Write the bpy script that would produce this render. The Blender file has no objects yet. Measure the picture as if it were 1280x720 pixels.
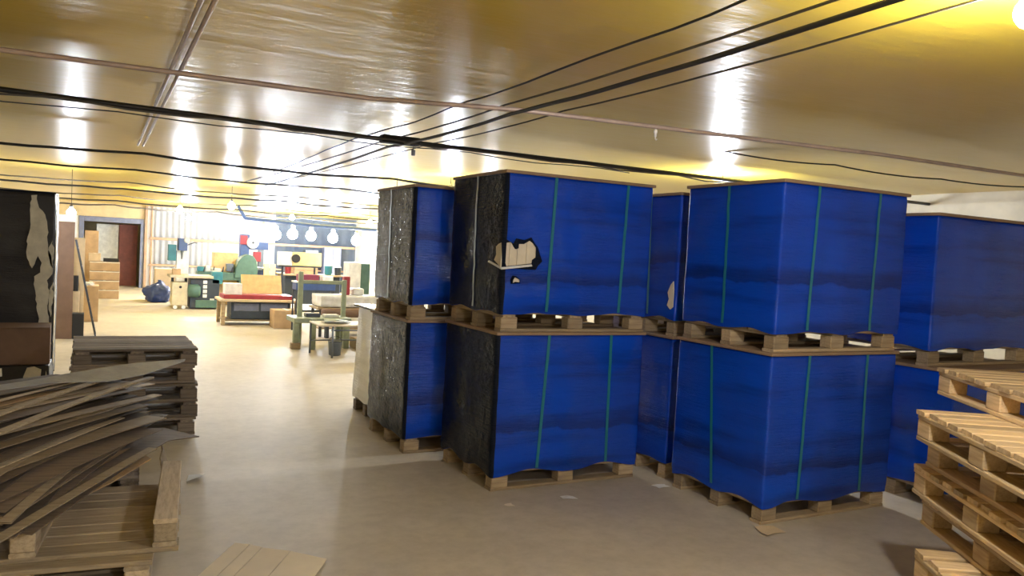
import bpy, bmesh, math, random
from mathutils import Vector, Matrix, noise, Euler

# ------------------------------------------------------------------ camera, world, exposure
scn = bpy.context.scene
C = scn.collection
scn.view_settings.view_transform = 'Standard'
scn.view_settings.look = 'None'
scn.view_settings.gamma = 1.0
scn.view_settings.use_curve_mapping = False
scn.view_settings.exposure = 1.3

YAW, PITCH, ROLL, FPX, CAMZ = 0.48749679, -0.04343115, 0.05246792, 984.71, 1.71
fw = Vector((math.sin(YAW) * math.cos(PITCH), math.cos(YAW) * math.cos(PITCH), math.sin(PITCH)))
r0 = Vector((math.cos(YAW), -math.sin(YAW), 0.0))
u0 = r0.cross(fw)
rt = math.cos(ROLL) * r0 + math.sin(ROLL) * u0
up = -math.sin(ROLL) * r0 + math.cos(ROLL) * u0
cam_data = bpy.data.cameras.new('camera')
cam_data.sensor_width = 36.0
cam_data.lens = 36.0 * FPX / 1280.0
cam_data.clip_start = 0.05
cam = bpy.data.objects.new('camera', cam_data)
cam.matrix_world = Matrix(((rt.x, up.x, -fw.x, 0), (rt.y, up.y, -fw.y, 0), (rt.z, up.z, -fw.z, CAMZ), (0, 0, 0, 1)))
C.objects.link(cam)
scn.camera = cam

world = bpy.data.worlds.new('world')
scn.world = world
world.use_nodes = True
world.node_tree.nodes['Background'].inputs[0].default_value = (0.8, 0.85, 1.0, 1)
world.node_tree.nodes['Background'].inputs[1].default_value = 0.05

NEAR_LAMP = 510.0      # strength of the bare bulb over the right-hand pallets
REAR_FILL = 720.0       # unseen bulb added behind the camera as fill light
STACK_LAMP = 650.0     # bulb behind the blue stacks
SHOP_LAMP = 340.0      # workshop bulbs

ZC = 2.62              # ceiling height
PI = math.pi
rng = random.Random(7)

# ------------------------------------------------------------------ materials
MATS = {}
def nodes_of(name):
    m = bpy.data.materials.new(name)
    m.use_nodes = True
    nt = m.node_tree
    return m, nt, nt.nodes['Principled BSDF']

def link(nt, a, b): nt.links.new(a, b)

def coords(nt, scale=(1, 1, 1), kind='Object'):
    tc = nt.nodes.new('ShaderNodeTexCoord')
    mp = nt.nodes.new('ShaderNodeMapping')
    mp.inputs['Scale'].default_value = scale
    link(nt, tc.outputs[kind], mp.inputs['Vector'])
    return mp.outputs[0]

def noise_tex(nt, vec, scale, detail=4, rough=0.6):
    n = nt.nodes.new('ShaderNodeTexNoise')
    n.inputs['Scale'].default_value = scale
    n.inputs['Detail'].default_value = detail
    n.inputs['Roughness'].default_value = rough
    link(nt, vec, n.inputs['Vector'])
    return n.outputs['Fac']

def ramp(nt, fac, stops):
    r = nt.nodes.new('ShaderNodeValToRGB')
    e = r.color_ramp.elements
    e[0].position, e[0].color = stops[0][0], (*stops[0][1], 1)
    e[1].position, e[1].color = stops[-1][0], (*stops[-1][1], 1)
    for p, c in stops[1:-1]:
        k = e.new(p)
        k.color = (*c, 1)
    link(nt, fac, r.inputs['Fac'])
    return r.outputs['Color']

def bump(nt, bsdf, height, strength=0.3, dist=0.01, prev=None):
    b = nt.nodes.new('ShaderNodeBump')
    b.inputs['Strength'].default_value = strength
    b.inputs['Distance'].default_value = dist
    link(nt, height, b.inputs['Height'])
    if prev is not None:
        link(nt, prev, b.inputs['Normal'])
    link(nt, b.outputs['Normal'], bsdf.inputs['Normal'])
    return b.outputs['Normal']

def vary(nt, col, amount=0.35):
    """brightness differs from object to object"""
    oi = nt.nodes.new('ShaderNodeObjectInfo')
    mr = nt.nodes.new('ShaderNodeMapRange')
    mr.inputs['To Min'].default_value = 1 - amount
    mr.inputs['To Max'].default_value = 1 + amount * 0.6
    link(nt, oi.outputs['Random'], mr.inputs['Value'])
    hs = nt.nodes.new('ShaderNodeHueSaturation')
    link(nt, mr.outputs[0], hs.inputs['Value'])
    link(nt, col, hs.inputs['Color'])
    return hs.outputs['Color']

def plain(name, col, rough=0.5, metal=0.0, var=0.12, nscale=8, bumpy=0.05, spec=0.5):
    m, nt, b = nodes_of(name)
    v = coords(nt)
    f = noise_tex(nt, v, nscale)
    lo = tuple(max(0, c * (1 - var * 1.6)) for c in col)
    hi = tuple(min(1, c * (1 + var)) for c in col)
    link(nt, ramp(nt, f, [(0.3, lo), (0.7, hi)]), b.inputs['Base Color'])
    b.inputs['Roughness'].default_value = rough
    b.inputs['Metallic'].default_value = metal
    b.inputs['Specular IOR Level'].default_value = spec
    if bumpy:
        bump(nt, b, noise_tex(nt, v, nscale * 6), bumpy, 0.01)
    MATS[name] = m
    return m

def wood(name, c1, c2, rough=0.75, amount=0.35):
    m, nt, b = nodes_of(name)
    v = coords(nt, (2.5, 22, 30))
    f = noise_tex(nt, v, 2.2, 5, 0.65)
    col = ramp(nt, f, [(0.28, c2), (0.55, c1), (0.8, tuple(min(1, x * 1.18) for x in c1))])
    link(nt, vary(nt, col, amount), b.inputs['Base Color'])
    b.inputs['Roughness'].default_value = rough
    bump(nt, b, f, 0.25, 0.004)
    MATS[name] = m
    return m

def film(name, col, dark, rough=0.22, bstr=0.55, spec=0.5, band=0.0):
    """stretch film: horizontal wraps, one darker overlap, creases in patches"""
    m, nt, b = nodes_of(name)
    f1 = noise_tex(nt, coords(nt, (0.5, 0.5, 5.0)), 1.6, 3, 0.5)
    c = ramp(nt, f1, [(0.3, dark), (0.5, col), (0.75, tuple(min(1, x * 1.15) for x in col))])
    if band:
        # overlapping wrap with a wavering edge about half-way up
        tc = nt.nodes.new('ShaderNodeTexCoord')
        sp = nt.nodes.new('ShaderNodeSeparateXYZ')
        link(nt, tc.outputs['Object'], sp.inputs[0])
        oi = nt.nodes.new('ShaderNodeObjectInfo')
        def math_(op, a, b_):
            n = nt.nodes.new('ShaderNodeMath'); n.operation = op
            for k, v in enumerate((a, b_)):
                if isinstance(v, float): n.inputs[k].default_value = v
                else: link(nt, v, n.inputs[k])
            return n.outputs[0]
        wob = math_('MULTIPLY', noise_tex(nt, coords(nt, (1.5, 1.5, 1.5)), 1.5, 4), 0.16)
        zz = math_('ADD', sp.outputs['Z'], wob)
        zz = math_('ADD', zz, math_('MULTIPLY', oi.outputs['Random'], 0.34))
        r = nt.nodes.new('ShaderNodeValToRGB')
        e = r.color_ramp.elements
        e[0].position, e[0].color = 0.755, (0, 0, 0, 1)
        e[1].position, e[1].color = 0.87, (0, 0, 0, 1)
        for p in (0.765, 0.80):
            k = e.new(p); k.color = (1, 1, 1, 1)
        link(nt, zz, r.inputs['Fac'])
        mx = nt.nodes.new('ShaderNodeMixRGB')
        link(nt, math_('MULTIPLY', r.outputs['Color'], band), mx.inputs[0])
        link(nt, c, mx.inputs[1])
        mx.inputs[2].default_value = (0.002, 0.008, 0.05, 1)
        c = mx.outputs[0]
    link(nt, c, b.inputs['Base Color'])
    b.inputs['Roughness'].default_value = rough
    b.inputs['Specular IOR Level'].default_value = spec
    h = noise_tex(nt, coords(nt, (2.2, 2.2, 34)), 2.0, 5, 0.7)
    h2 = noise_tex(nt, coords(nt, (7, 7, 11)), 1.3, 3, 0.6)
    msk = nt.nodes.new('ShaderNodeMapRange')
    msk.inputs['From Min'].default_value = 0.42; msk.inputs['From Max'].default_value = 0.68
    msk.inputs['To Min'].default_value = 0.12; msk.inputs['To Max'].default_value = 1.0
    link(nt, noise_tex(nt, coords(nt, (1.6, 1.6, 0.9)), 1.7, 2), msk.inputs['Value'])
    n1 = nt.nodes.new('ShaderNodeBump'); n1.inputs['Distance'].default_value = 0.016
    mm = nt.nodes.new('ShaderNodeMath'); mm.operation = 'MULTIPLY'; mm.inputs[1].default_value = bstr * 2.2
    link(nt, msk.outputs[0], mm.inputs[0])
    mm.use_clamp = True
    link(nt, mm.outputs[0], n1.inputs['Strength']); link(nt, h, n1.inputs['Height'])
    bump(nt, b, h2, bstr * 0.5, 0.02, n1.outputs['Normal'])
    MATS[name] = m
    return m

def emit(name, col, strength):
    m = bpy.data.materials.new(name)
    m.use_nodes = True
    nt = m.node_tree
    nt.nodes.clear()
    o = nt.nodes.new('ShaderNodeOutputMaterial')
    e = nt.nodes.new('ShaderNodeEmission')
    e.inputs[0].default_value = (*col, 1)
    e.inputs[1].default_value = strength
    link(nt, e.outputs[0], o.inputs[0])
    MATS[name] = m
    return m

def make_ceiling_mat():
    m, nt, b = nodes_of('ceiling_gloss_paint')
    v = coords(nt, (1, 1, 1))
    f = noise_tex(nt, v, 0.6, 3)
    link(nt, ramp(nt, f, [(0.3, (0.60, 0.42, 0.035)), (0.7, (0.68, 0.50, 0.06))]), b.inputs['Base Color'])
    b.inputs['Roughness'].default_value = 0.3
    b.inputs['Specular IOR Level'].default_value = 0.7
    v2 = coords(nt, (1.2, 4.0, 1))
    h = noise_tex(nt, v2, 2.0, 4, 0.55)
    n1 = bump(nt, b, h, 0.25, 0.02)
    bump(nt, b, noise_tex(nt, coords(nt), 45, 2), 0.06, 0.003, n1)
    return m
def make_floor_mat():
    m, nt, b = nodes_of('worn_concrete')
    v = coords(nt)
    f = noise_tex(nt, v, 0.7, 6, 0.65)
    f2 = noise_tex(nt, v, 9, 5, 0.7)
    mx = nt.nodes.new('ShaderNodeMixRGB')
    mx.blend_type = 'MULTIPLY'
    mx.inputs[0].default_value = 0.5
    link(nt, ramp(nt, f, [(0.3, (0.47, 0.41, 0.335)), (0.7, (0.61, 0.545, 0.45))]), mx.inputs[1])
    link(nt, ramp(nt, f2, [(0.35, (0.75, 0.73, 0.7)), (0.6, (1, 1, 1))]), mx.inputs[2])
    link(nt, mx.outputs[0], b.inputs['Base Color'])
    b.inputs['Roughness'].default_value = 0.55
    bump(nt, b, f2, 0.12, 0.01)
    return m
MATS['ceiling'] = make_ceiling_mat()
MATS['floor'] = make_floor_mat()
plain('wall_cream', (0.72, 0.66, 0.50), 0.6, nscale=2)
plain('wall_tan', (0.60, 0.47, 0.25), 0.5, nscale=2)
plain('wall_white', (0.85, 0.86, 0.88), 0.5, nscale=2)
plain('corrugated', (0.86, 0.88, 0.90), 0.45, 0.0, nscale=3, var=0.04)
plain('blue_grey_sheet', (0.30, 0.37, 0.50), 0.4, 0.3, nscale=2)
plain('frame_blue', (0.16, 0.18, 0.26), 0.5)
plain('post_tan', (0.40, 0.25, 0.15), 0.6)
plain('door_red', (0.22, 0.06, 0.04), 0.6)
plain('pale_panel', (0.62, 0.62, 0.56), 0.5)
wood('wood_pale', (0.66, 0.48, 0.27), (0.46, 0.30, 0.15))
wood('wood_mid', (0.42, 0.32, 0.20), (0.26, 0.18, 0.11))
wood('wood_grey', (0.29, 0.24, 0.20), (0.16, 0.125, 0.10))
wood('wood_front', (0.50, 0.41, 0.29), (0.32, 0.24, 0.16))
film('film_blue', (0.002, 0.055, 0.50), (0.001, 0.030, 0.27), 0.19, bstr=0.6, spec=0.36, band=0.5)
film('film_black', (0.010, 0.014, 0.026), (0.006, 0.008, 0.014), 0.11, bstr=0.9, spec=0.06)
film('film_black_old', (0.020, 0.018, 0.020), (0.012, 0.010, 0.012), 0.5, bstr=0.5)
film('film_white', (0.90, 0.90, 0.87), (0.80, 0.80, 0.77), 0.3)
plain('strap_green', (0.012, 0.17, 0.235), 0.35, var=0.05, nscale=4, bumpy=0)
plain('strap_pale', (0.20, 0.23, 0.25), 0.35, var=0.05, nscale=4, bumpy=0)
plain('lid_brown', (0.30, 0.20, 0.12), 0.7, nscale=5)
plain('inner_board', (0.72, 0.64, 0.50), 0.7, var=0.06, nscale=12)
plain('torn_white', (0.62, 0.58, 0.47), 0.7, var=0.12, nscale=9)
plain('cardboard', (0.50, 0.34, 0.19), 0.8, nscale=5)
plain('cardboard_brown', (0.20, 0.125, 0.09), 0.8, nscale=4)
plain('cardboard_pale', (0.66, 0.52, 0.34), 0.8, nscale=4)
plain('tape', (0.80, 0.74, 0.62), 0.4)
plain('pipe_tan', (0.46, 0.35, 0.30), 0.45, 0.2)
plain('cable_black', (0.03, 0.03, 0.035), 0.5)
plain('cable_grey', (0.10, 0.09, 0.08), 0.6)
plain('ceramic', (0.75, 0.70, 0.66), 0.4)
plain('socket_grey', (0.22, 0.23, 0.26), 0.5)
plain('machine_navy', (0.035, 0.05, 0.075), 0.45)
plain('machine_green', (0.085, 0.17, 0.135), 0.45)
plain('machine_pale_green', (0.31, 0.36, 0.25), 0.5)
plain('machine_cream', (0.62, 0.55, 0.38), 0.5)
plain('teal', (0.04, 0.22, 0.28), 0.45)
plain('blue_paint', (0.05, 0.10, 0.27), 0.45)
plain('bag_blue', (0.03, 0.06, 0.20), 0.35, nscale=10, bumpy=0.4)
plain('white_paint', (0.82, 0.82, 0.80), 0.4)
plain('red_paint', (0.34, 0.035, 0.05), 0.5)
plain('maroon', (0.28, 0.05, 0.09), 0.6)
plain('orange_card', (0.72, 0.48, 0.23), 0.7)
plain('yellow_board', (0.85, 0.66, 0.28), 0.6)
plain('dark_steel', (0.07, 0.08, 0.10), 0.4, 0.5)
plain('grey_steel', (0.17, 0.20, 0.24), 0.4, 0.5)
plain('rubber', (0.02, 0.02, 0.022), 0.7)
plain('plastic_sheet', (0.42, 0.44, 0.48), 0.22, nscale=6, bumpy=0.3)
plain('paper', (0.82, 0.82, 0.80), 0.7)
plain('tabletop', (0.55, 0.48, 0.36), 0.5)
plain('floor_card', (0.84, 0.75, 0.62), 0.8, var=0.05, nscale=4)
wood('heap_dark', (0.16, 0.12, 0.09), (0.09, 0.068, 0.05), amount=0.5)
wood('heap_mid', (0.32, 0.25, 0.17), (0.20, 0.15, 0.10), amount=0.4)
emit('glow_cool', (0.88, 0.93, 1.0), SHOP_LAMP * 0.52)
emit('glow_cool_far', (0.86, 0.92, 1.0), SHOP_LAMP * 1.9)
emit('glow_near_row', (0.86, 0.92, 1.0), SHOP_LAMP * 0.42)
emit('glow_near', (0.97, 0.97, 1.0), NEAR_LAMP)
emit('glow_rear_fill', (1.0, 0.95, 0.88), REAR_FILL)
emit('glow_stack', (0.85, 0.90, 1.0), STACK_LAMP)

# ------------------------------------------------------------------ builders
def thing(name, label, cat, loc=(0, 0, 0), rz=0.0, group=None, rot=None):
    o = bpy.data.objects.new(name, None)
    o.empty_display_size = 0.1
    C.objects.link(o)
    o.location = loc
    o.rotation_euler = rot if rot else (0, 0, rz)
    o['label'] = label
    o['category'] = cat
    if group: o['group'] = group
    return o

def tag(o, label, cat, group=None):
    o['label'] = label
    o['category'] = cat
    if group: o['group'] = group
    return o

def put(name, me, mat, parent=None, loc=(0, 0, 0), rot=(0, 0, 0), label=None):
    o = bpy.data.objects.new(name, me)
    C.objects.link(o)
    if mat and not me.materials:
        me.materials.append(MATS[mat])
    o.parent = parent
    o.location = loc
    o.rotation_euler = rot
    if label: o['label'] = label
    return o

class MB:
    """collects shapes into one mesh"""
    def __init__(self): self.bm = bmesh.new()
    def box(self, x0, x1, y0, y1, z0, z1, mat=None):
        vs = [self.bm.verts.new(p) for p in ((x0, y0, z0), (x1, y0, z0), (x1, y1, z0), (x0, y1, z0), (x0, y0, z1), (x1, y0, z1), (x1, y1, z1), (x0, y1, z1))]
        for f in ((3, 2, 1, 0), (4, 5, 6, 7), (0, 1, 5, 4), (1, 2, 6, 5), (2, 3, 7, 6), (3, 0, 4, 7)):
            self.bm.faces.new([vs[i] for i in f])
        return self
    def prism(self, pts, d):
        """polygon pts (3D, planar) extruded by vector d"""
        d = Vector(d)
        a = [self.bm.verts.new(p) for p in pts]
        b = [self.bm.verts.new(Vector(p) + d) for p in pts]
        n = len(pts)
        self.bm.faces.new(a[::-1]); self.bm.faces.new(b)
        for i in range(n):
            self.bm.faces.new((a[i], a[(i + 1) % n], b[(i + 1) % n], b[i]))
        return self
    def tube(self, path, r, n=8, close=True):
        path = [Vector(p) for p in path]
        rings = []
        for i, p in enumerate(path):
            t = (path[min(i + 1, len(path) - 1)] - path[max(i - 1, 0)]).normalized()
            ref = Vector((0, 0, 1)) if abs(t.z) < 0.9 else Vector((1, 0, 0))
            a = t.cross(ref).normalized(); b = t.cross(a)
            rr = r[i] if isinstance(r, (list, tuple)) else r
            rings.append([self.bm.verts.new(p + rr * (math.cos(2 * PI * k / n) * a + math.sin(2 * PI * k / n) * b)) for k in range(n)])
        for q, w in zip(rings, rings[1:]):
            for k in range(n):
                self.bm.faces.new((q[k], q[(k + 1) % n], w[(k + 1) % n], w[k]))
        if close:
            self.bm.faces.new(rings[0][::-1]); self.bm.faces.new(rings[-1])
        return self
    def lathe(self, prof, n=20, centre=(0, 0, 0), axis='z'):
        rings = []
        for (r, h) in prof:
            ring = []
            for k in range(n):
                c, s = r * math.cos(2 * PI * k / n), r * math.sin(2 * PI * k / n)
                p = {'z': (c, s, h), 'x': (h, c, s), 'y': (c, h, s)}[axis]
                ring.append(self.bm.verts.new(Vector(p) + Vector(centre)))
            rings.append(ring)
        for q, w in zip(rings, rings[1:]):
            for k in range(n):
                self.bm.faces.new((q[k], q[(k + 1) % n], w[(k + 1) % n], w[k]))
        self.bm.faces.new(rings[0][::-1]); self.bm.faces.new(rings[-1])
        return self
    def mesh(self, name, smooth=False, bevel=0.0):
        if bevel:
            bmesh.ops.bevel(self.bm, geom=self.bm.edges[:], offset=bevel, segments=1, affect='EDGES', clamp_overlap=True)
        bmesh.ops.recalc_face_normals(self.bm, faces=self.bm.faces[:])
        me = bpy.data.meshes.new(name)
        self.bm.to_mesh(me); self.bm.free()
        if smooth:
            for p in me.polygons: p.use_smooth = True
        return me
    def build(self, name, mat, parent=None, loc=(0, 0, 0), rot=(0, 0, 0), smooth=False, bevel=0.0, label=None):
        return put(name, self.mesh(name, smooth, bevel), mat, parent, loc, rot, label)

def box_mesh(w, d, h, name='box', bevel=0.0):
    return MB().box(-w / 2, w / 2, -d / 2, d / 2, 0, h).mesh(name, bevel=bevel)

def struct(o):
    o['kind'] = 'structure'
    return o

# ------------------------------------------------------------------ the room
XL, XR, YB, YF = -2.3, 8.3, -4.0, 27.8

def ripple_grid(x0, x1, y0, y1, z, amp, step, thick):
    b = bmesh.new()
    nx, ny = int((x1 - x0) / step), int((y1 - y0) / step)
    g = [[b.verts.new((x0 + (x1 - x0) * i / nx, y0 + (y1 - y0) * j / ny,
          z + amp * noise.noise(Vector((x0 + (x1 - x0) * i / nx, (y0 + (y1 - y0) * j / ny) * 0.8, 3.1))) )) for j in range(ny + 1)] for i in range(nx + 1)]
    for i in range(nx):
        for j in range(ny):
            b.faces.new((g[i][j], g[i][j + 1], g[i + 1][j + 1], g[i + 1][j]))
    me = bpy.data.meshes.new('ceiling')
    b.to_mesh(me); b.free()
    for p in me.polygons: p.use_smooth = True
    return me
struct(put('ceiling', ripple_grid(XL, XR, YB, YF + 4, ZC, 0.012, 0.25, 0.1), 'ceiling'))
struct(MB().box(XL, XR, YB, YF + 4, -0.1, 0).build('floor', 'floor'))
struct(MB().box(XL - 0.15, XL, YB, YF + 4, 0, ZC + 0.1).build('wall_left', 'wall_cream'))
struct(MB().box(XR, XR + 0.15, YB, YF + 4, 0, ZC + 0.1).build('wall_right', 'wall_cream'))
struct(MB().box(XL, XR, YB - 0.15, YB, 0, ZC + 0.1).build('wall_behind', 'wall_cream'))
# back wall with the doorway, room beyond
DX0, DX1, DZ = -0.34, 1.24, 2.03
struct(MB().box(XL, DX0, YF, YF + 0.12, 0, ZC + 0.1).box(DX1, XR, YF, YF + 0.12, 0, ZC + 0.1).build('wall_back', 'wall_white'))
struct(MB().box(XL + 0.01, 1.38, YF - 0.02, YF + 0.10, DZ + 0.16, ZC + 0.1).build('wall_above_door', 'wall_tan'))
struct(MB().box(XL, XR, YF + 3.6, YF + 3.7, 0, ZC + 0.1).build('wall_beyond_door', 'wall_cream'))
d1 = struct(MB().box(DX0 - 0.14, DX0, YF - 0.06, YF + 0.14, 0, DZ + 0.16).box(DX1, DX1 + 0.1, YF - 0.06, YF + 0.14, 0, DZ + 0.16).box(DX0, DX1, YF - 0.06, YF + 0.14, DZ, DZ + 0.16).build('door_1', 'frame_blue', bevel=0.01))
MB().box(0.66, 1.2, YF + 0.9, YF + 0.95, 0, 2.0).build('door_leaf', 'door_red', d1, bevel=0.008)
MB().box(0.0, 0.64, YF + 0.9, YF + 0.94, 0.4, 1.98).build('pale_panel', 'pale_panel', d1, bevel=0.008)
struct(MB().box(DX1 + 0.12, DX1 + 0.2, YF - 0.12, YF - 0.03, 0, ZC).box(DX1 + 0.3, DX1 + 0.35, YF - 0.1, YF - 0.03, 0, ZC).build('trim_1', 'post_tan', bevel=0.006))

def corrugated(x0, x1, y, z0, z1, pitch, mat, name):
    b = bmesh.new()
    n = int((x1 - x0) / pitch * 8)
    lo, hi = [], []
    for i in range(n + 1):
        x = x0 + (x1 - x0) * i / n
        yy = y - 0.02 * math.sin(2 * PI * (x - x0) / pitch)
        lo.append(b.verts.new((x, yy, z0))); hi.append(b.verts.new((x, yy, z1)))
    for i in range(n):
        b.faces.new((lo[i], lo[i + 1], hi[i + 1], hi[i]))
    bmesh.ops.solidify(b, geom=b.faces[:], thickness=0.004)
    me = bpy.data.meshes.new(name); b.to_mesh(me); b.free()
    for p in me.polygons: p.use_smooth = True
    return struct(put(name, me, mat))
corrugated(1.65, 5.4, YF - 0.06, 0, ZC - 0.01, 0.18, 'corrugated', 'wall_cladding')
corrugated(5.42, 8.25, YF - 0.06, 0, ZC - 0.01, 0.30, 'blue_grey_sheet', 'wall_cladding_blue')
struct(MB().box(1.5, 8.2, YF - 0.16, YF - 0.10, 1.56, 1.64).box(1.5, 8.2, YF - 0.16, YF - 0.10, 0.72, 0.78).build('trim_2', 'post_tan', bevel=0.005))

# ------------------------------------------------------------------ pallets
BOARD_CACHE = {}
def board(L, w, h):
    """plank along x with eased long edges and slightly uneven ends"""
    k = (round(L, 3), round(w, 3), round(h, 3))
    if k not in BOARD_CACHE:
        e = min(0.004, h * 0.25)
        cs = [(-w / 2 + e, 0), (w / 2 - e, 0), (w / 2, e), (w / 2, h - e), (w / 2 - e, h), (-w / 2 + e, h), (-w / 2, h - e), (-w / 2, e)]
        m = MB()
        m.prism([(-L / 2, y, z) for y, z in cs], (L, 0, 0))
        BOARD_CACHE[k] = m.mesh('board')
    return BOARD_CACHE[k]
def block(w, d, h):
    k = ('b', round(w, 3), round(d, 3), round(h, 3))
    if k not in BOARD_CACHE:
        BOARD_CACHE[k] = box_mesh(w, d, h, 'block', bevel=0.005)
    return BOARD_CACHE[k]

MATMESH = {}
def shared(me, mat):
    k = (me.name, mat)
    if k not in MATMESH:
        c = me.copy()
        c.materials.clear(); c.materials.append(MATS[mat])
        MATMESH[k] = c
    return MATMESH[k]

PH = 0.150
def pallet_parts(parent, L, W, nb, along, mat, seed, nested=False, bw=None, missing=()):
    """pallet centred on the parent's origin, bottom at z = 0; runners lie along x.
    along='L': deck boards along x, 'W': deck boards along y."""
    r = random.Random(seed)
    t, bh = 0.022, 0.084
    zs = t + bh                   # stringers
    zd = zs + t                   # deck
    bx, by = (-L / 2 + 0.07, 0, L / 2 - 0.07), (-W / 2 + 0.05, 0, W / 2 - 0.05)
    root = parent
    if nested:
        root = bpy.data.objects.new('pallet', None)
        root.empty_display_size = 0.1
        C.objects.link(root); root.parent = parent
        root['label'] = 'wooden pallet under the wrapped load'
    if along == 'L':
        for x in bx: put('stringer', shared(board(W - 0.01, 0.10, t), mat), mat, root, (x, 0, zs), (0, 0, PI / 2))
    else:
        for y in by: put('stringer', shared(board(L - 0.01, 0.10, t), mat), mat, root, (0, y, zs))
    if along == 'L':
        w = bw or 0.115
        for i in range(nb):
            y = -W / 2 + w / 2 + (W - w) * i / (nb - 1)
            if i in missing: continue
            put('deck_board', shared(board(L, w, t), mat), mat, root, (r.uniform(-.006, .006), y + r.uniform(-.006, .006) * (0 < i < nb - 1), zd), (0, 0, r.uniform(-.004, .004)))
    else:
        w = bw or 0.095
        for i in range(nb):
            x = -L / 2 + w / 2 + (L - w) * i / (nb - 1)
            if i in missing: continue
            put('deck_board', shared(board(W, w, t), mat), mat, root, (x + r.uniform(-.006, .006) * (0 < i < nb - 1), r.uniform(-.012, .012), zd), (0, 0, PI / 2 + r.uniform(-.006, .006)))
    for y in by:
        put('runner', shared(board(L, 0.10, t), mat), mat, root, (r.uniform(-.004, .004), y, 0))
        for x in bx:
            put('block', shared(block(0.135, 0.095, bh), mat), mat, root, (x, y, t), (0, 0, r.uniform(-.03, .03)))
    return root

ORD = ['topmost', 'second from the top', 'third from the top', 'fourth from the top', 'fifth from the top', 'sixth from the top', 'seventh from the top', 'bottom one']

def loose_pallet(label, loc, rz, L, W, nb, along, mat, seed, flip=False, group=None, bw=None, missing=(), tilt=(0, 0)):
    t = thing('wooden_pallet', label, 'pallet', loc, group=group, rot=(tilt[0], tilt[1], rz))
    if flip:
        t.rotation_euler = (PI, 0, rz)
        t.location = (loc[0], loc[1], loc[2] + PH)
    pallet_parts(t, L, W, nb, along, mat, seed, bw=bw, missing=missing)
    return t

# ------------------------------------------------------------------ wrapped loads
def wrinkle(p, seed, amp):
    q = Vector((p.x * 1.1, p.y * 1.1, p.z * 9.0 + seed * 3.7))
    a = noise.noise(q) * 0.6
    s = Vector((p.x * 5 + p.z * 3, p.y * 5 + p.z * 2, p.z * 16 - p.x * 3 + seed))
    a += noise.noise(s) * 0.35
    b = noise.noise(Vector((p.x * 1.2 + seed, p.y * 1.2, p.z * 1.4)))
    return amp * (a + 0.5 * b)

def perimeter(W, D, rad, nx, ny, nc=4):
    """counter-clockwise outline with outward normals; starts at the front (-y) left corner"""
    out = []
    def seg(ax, ay, bx, by, n, nrm):
        for i in range(n):
            t = i / n
            out.append((ax + (bx - ax) * t, ay + (by - ay) * t, nrm))
    def arc(cx, cy, a0):
        for i in range(nc):
            a = a0 + PI / 2 * i / nc
            out.append((cx + rad * math.cos(a), cy + rad * math.sin(a), (math.cos(a), math.sin(a))))
    w, d = W / 2, D / 2
    seg(-w + rad, -d, w - rad, -d, nx, (0, -1)); arc(w - rad, -d + rad, -PI / 2)
    seg(w, -d + rad, w, d - rad, ny, (1, 0)); arc(w - rad, d - rad, 0)
    seg(w - rad, d, -w + rad, d, nx, (0, 1)); arc(-w + rad, d - rad, PI / 2)
    seg(-w, d - rad, -w, -d + rad, ny, (-1, 0)); arc(-w + rad, -d + rad, PI)
    return out

def film_body(name, W, D, z0, z1, mat, parent, seed, amp=0.007, off=0.0, keep=None, taper=0.0, rows=44, drop=0.055, rag=0.0, label=None, cap=True):
    per = perimeter(W, D, 0.022, 34, 26)
    b = bmesh.new()
    n = len(per)
    grid = []
    for j in range(rows + 1):
        v = j / rows
        row = []
        for (x, y, nr) in per:
            z = z0 + (z1 - z0) * v
            # lower hem is pulled down at the corners and blocks and arches between them
            if v < 0.2:
                fx = abs(math.cos(PI * 1.0 * (x / (W / 2)))) if abs(nr[1]) > 0.5 else abs(math.cos(PI * (y / (D / 2))))
                z += ((1 - v / 0.2) ** 2) * (-drop * fx ** 2 + 0.012 * noise.noise(Vector((x * 6, y * 6, seed))))
            k = 1 - taper * v
            p = Vector((x * k, y * k, z))
            d = wrinkle(p, seed, amp) + off
            d += -0.006 * (1 - min(1, v / 0.05)) - 0.004 * max(0, (v - 0.97) / 0.03)
            row.append(b.verts.new((p.x + nr[0] * d, p.y + nr[1] * d, z)))
        grid.append(row)
    for j in range(rows):
        for i in range(n):
            i2 = (i + 1) % n
            if keep:
                x, y, nr = per[i]
                v = (j + .5) / rows
                if not keep(x, y, nr, v): continue
            b.faces.new((grid[j][i], grid[j][i2], grid[j + 1][i2], grid[j + 1][i]))
    if not keep and cap:
        b.faces.new(grid[rows])
    loose = [v for v in b.verts if not v.link_faces]
    bmesh.ops.delete(b, geom=loose, context='VERTS')
    me = bpy.data.meshes.new(name); b.to_mesh(me); b.free()
    for p in me.polygons: p.use_smooth = True
    return put(name, me, mat, parent, label=label)

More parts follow.
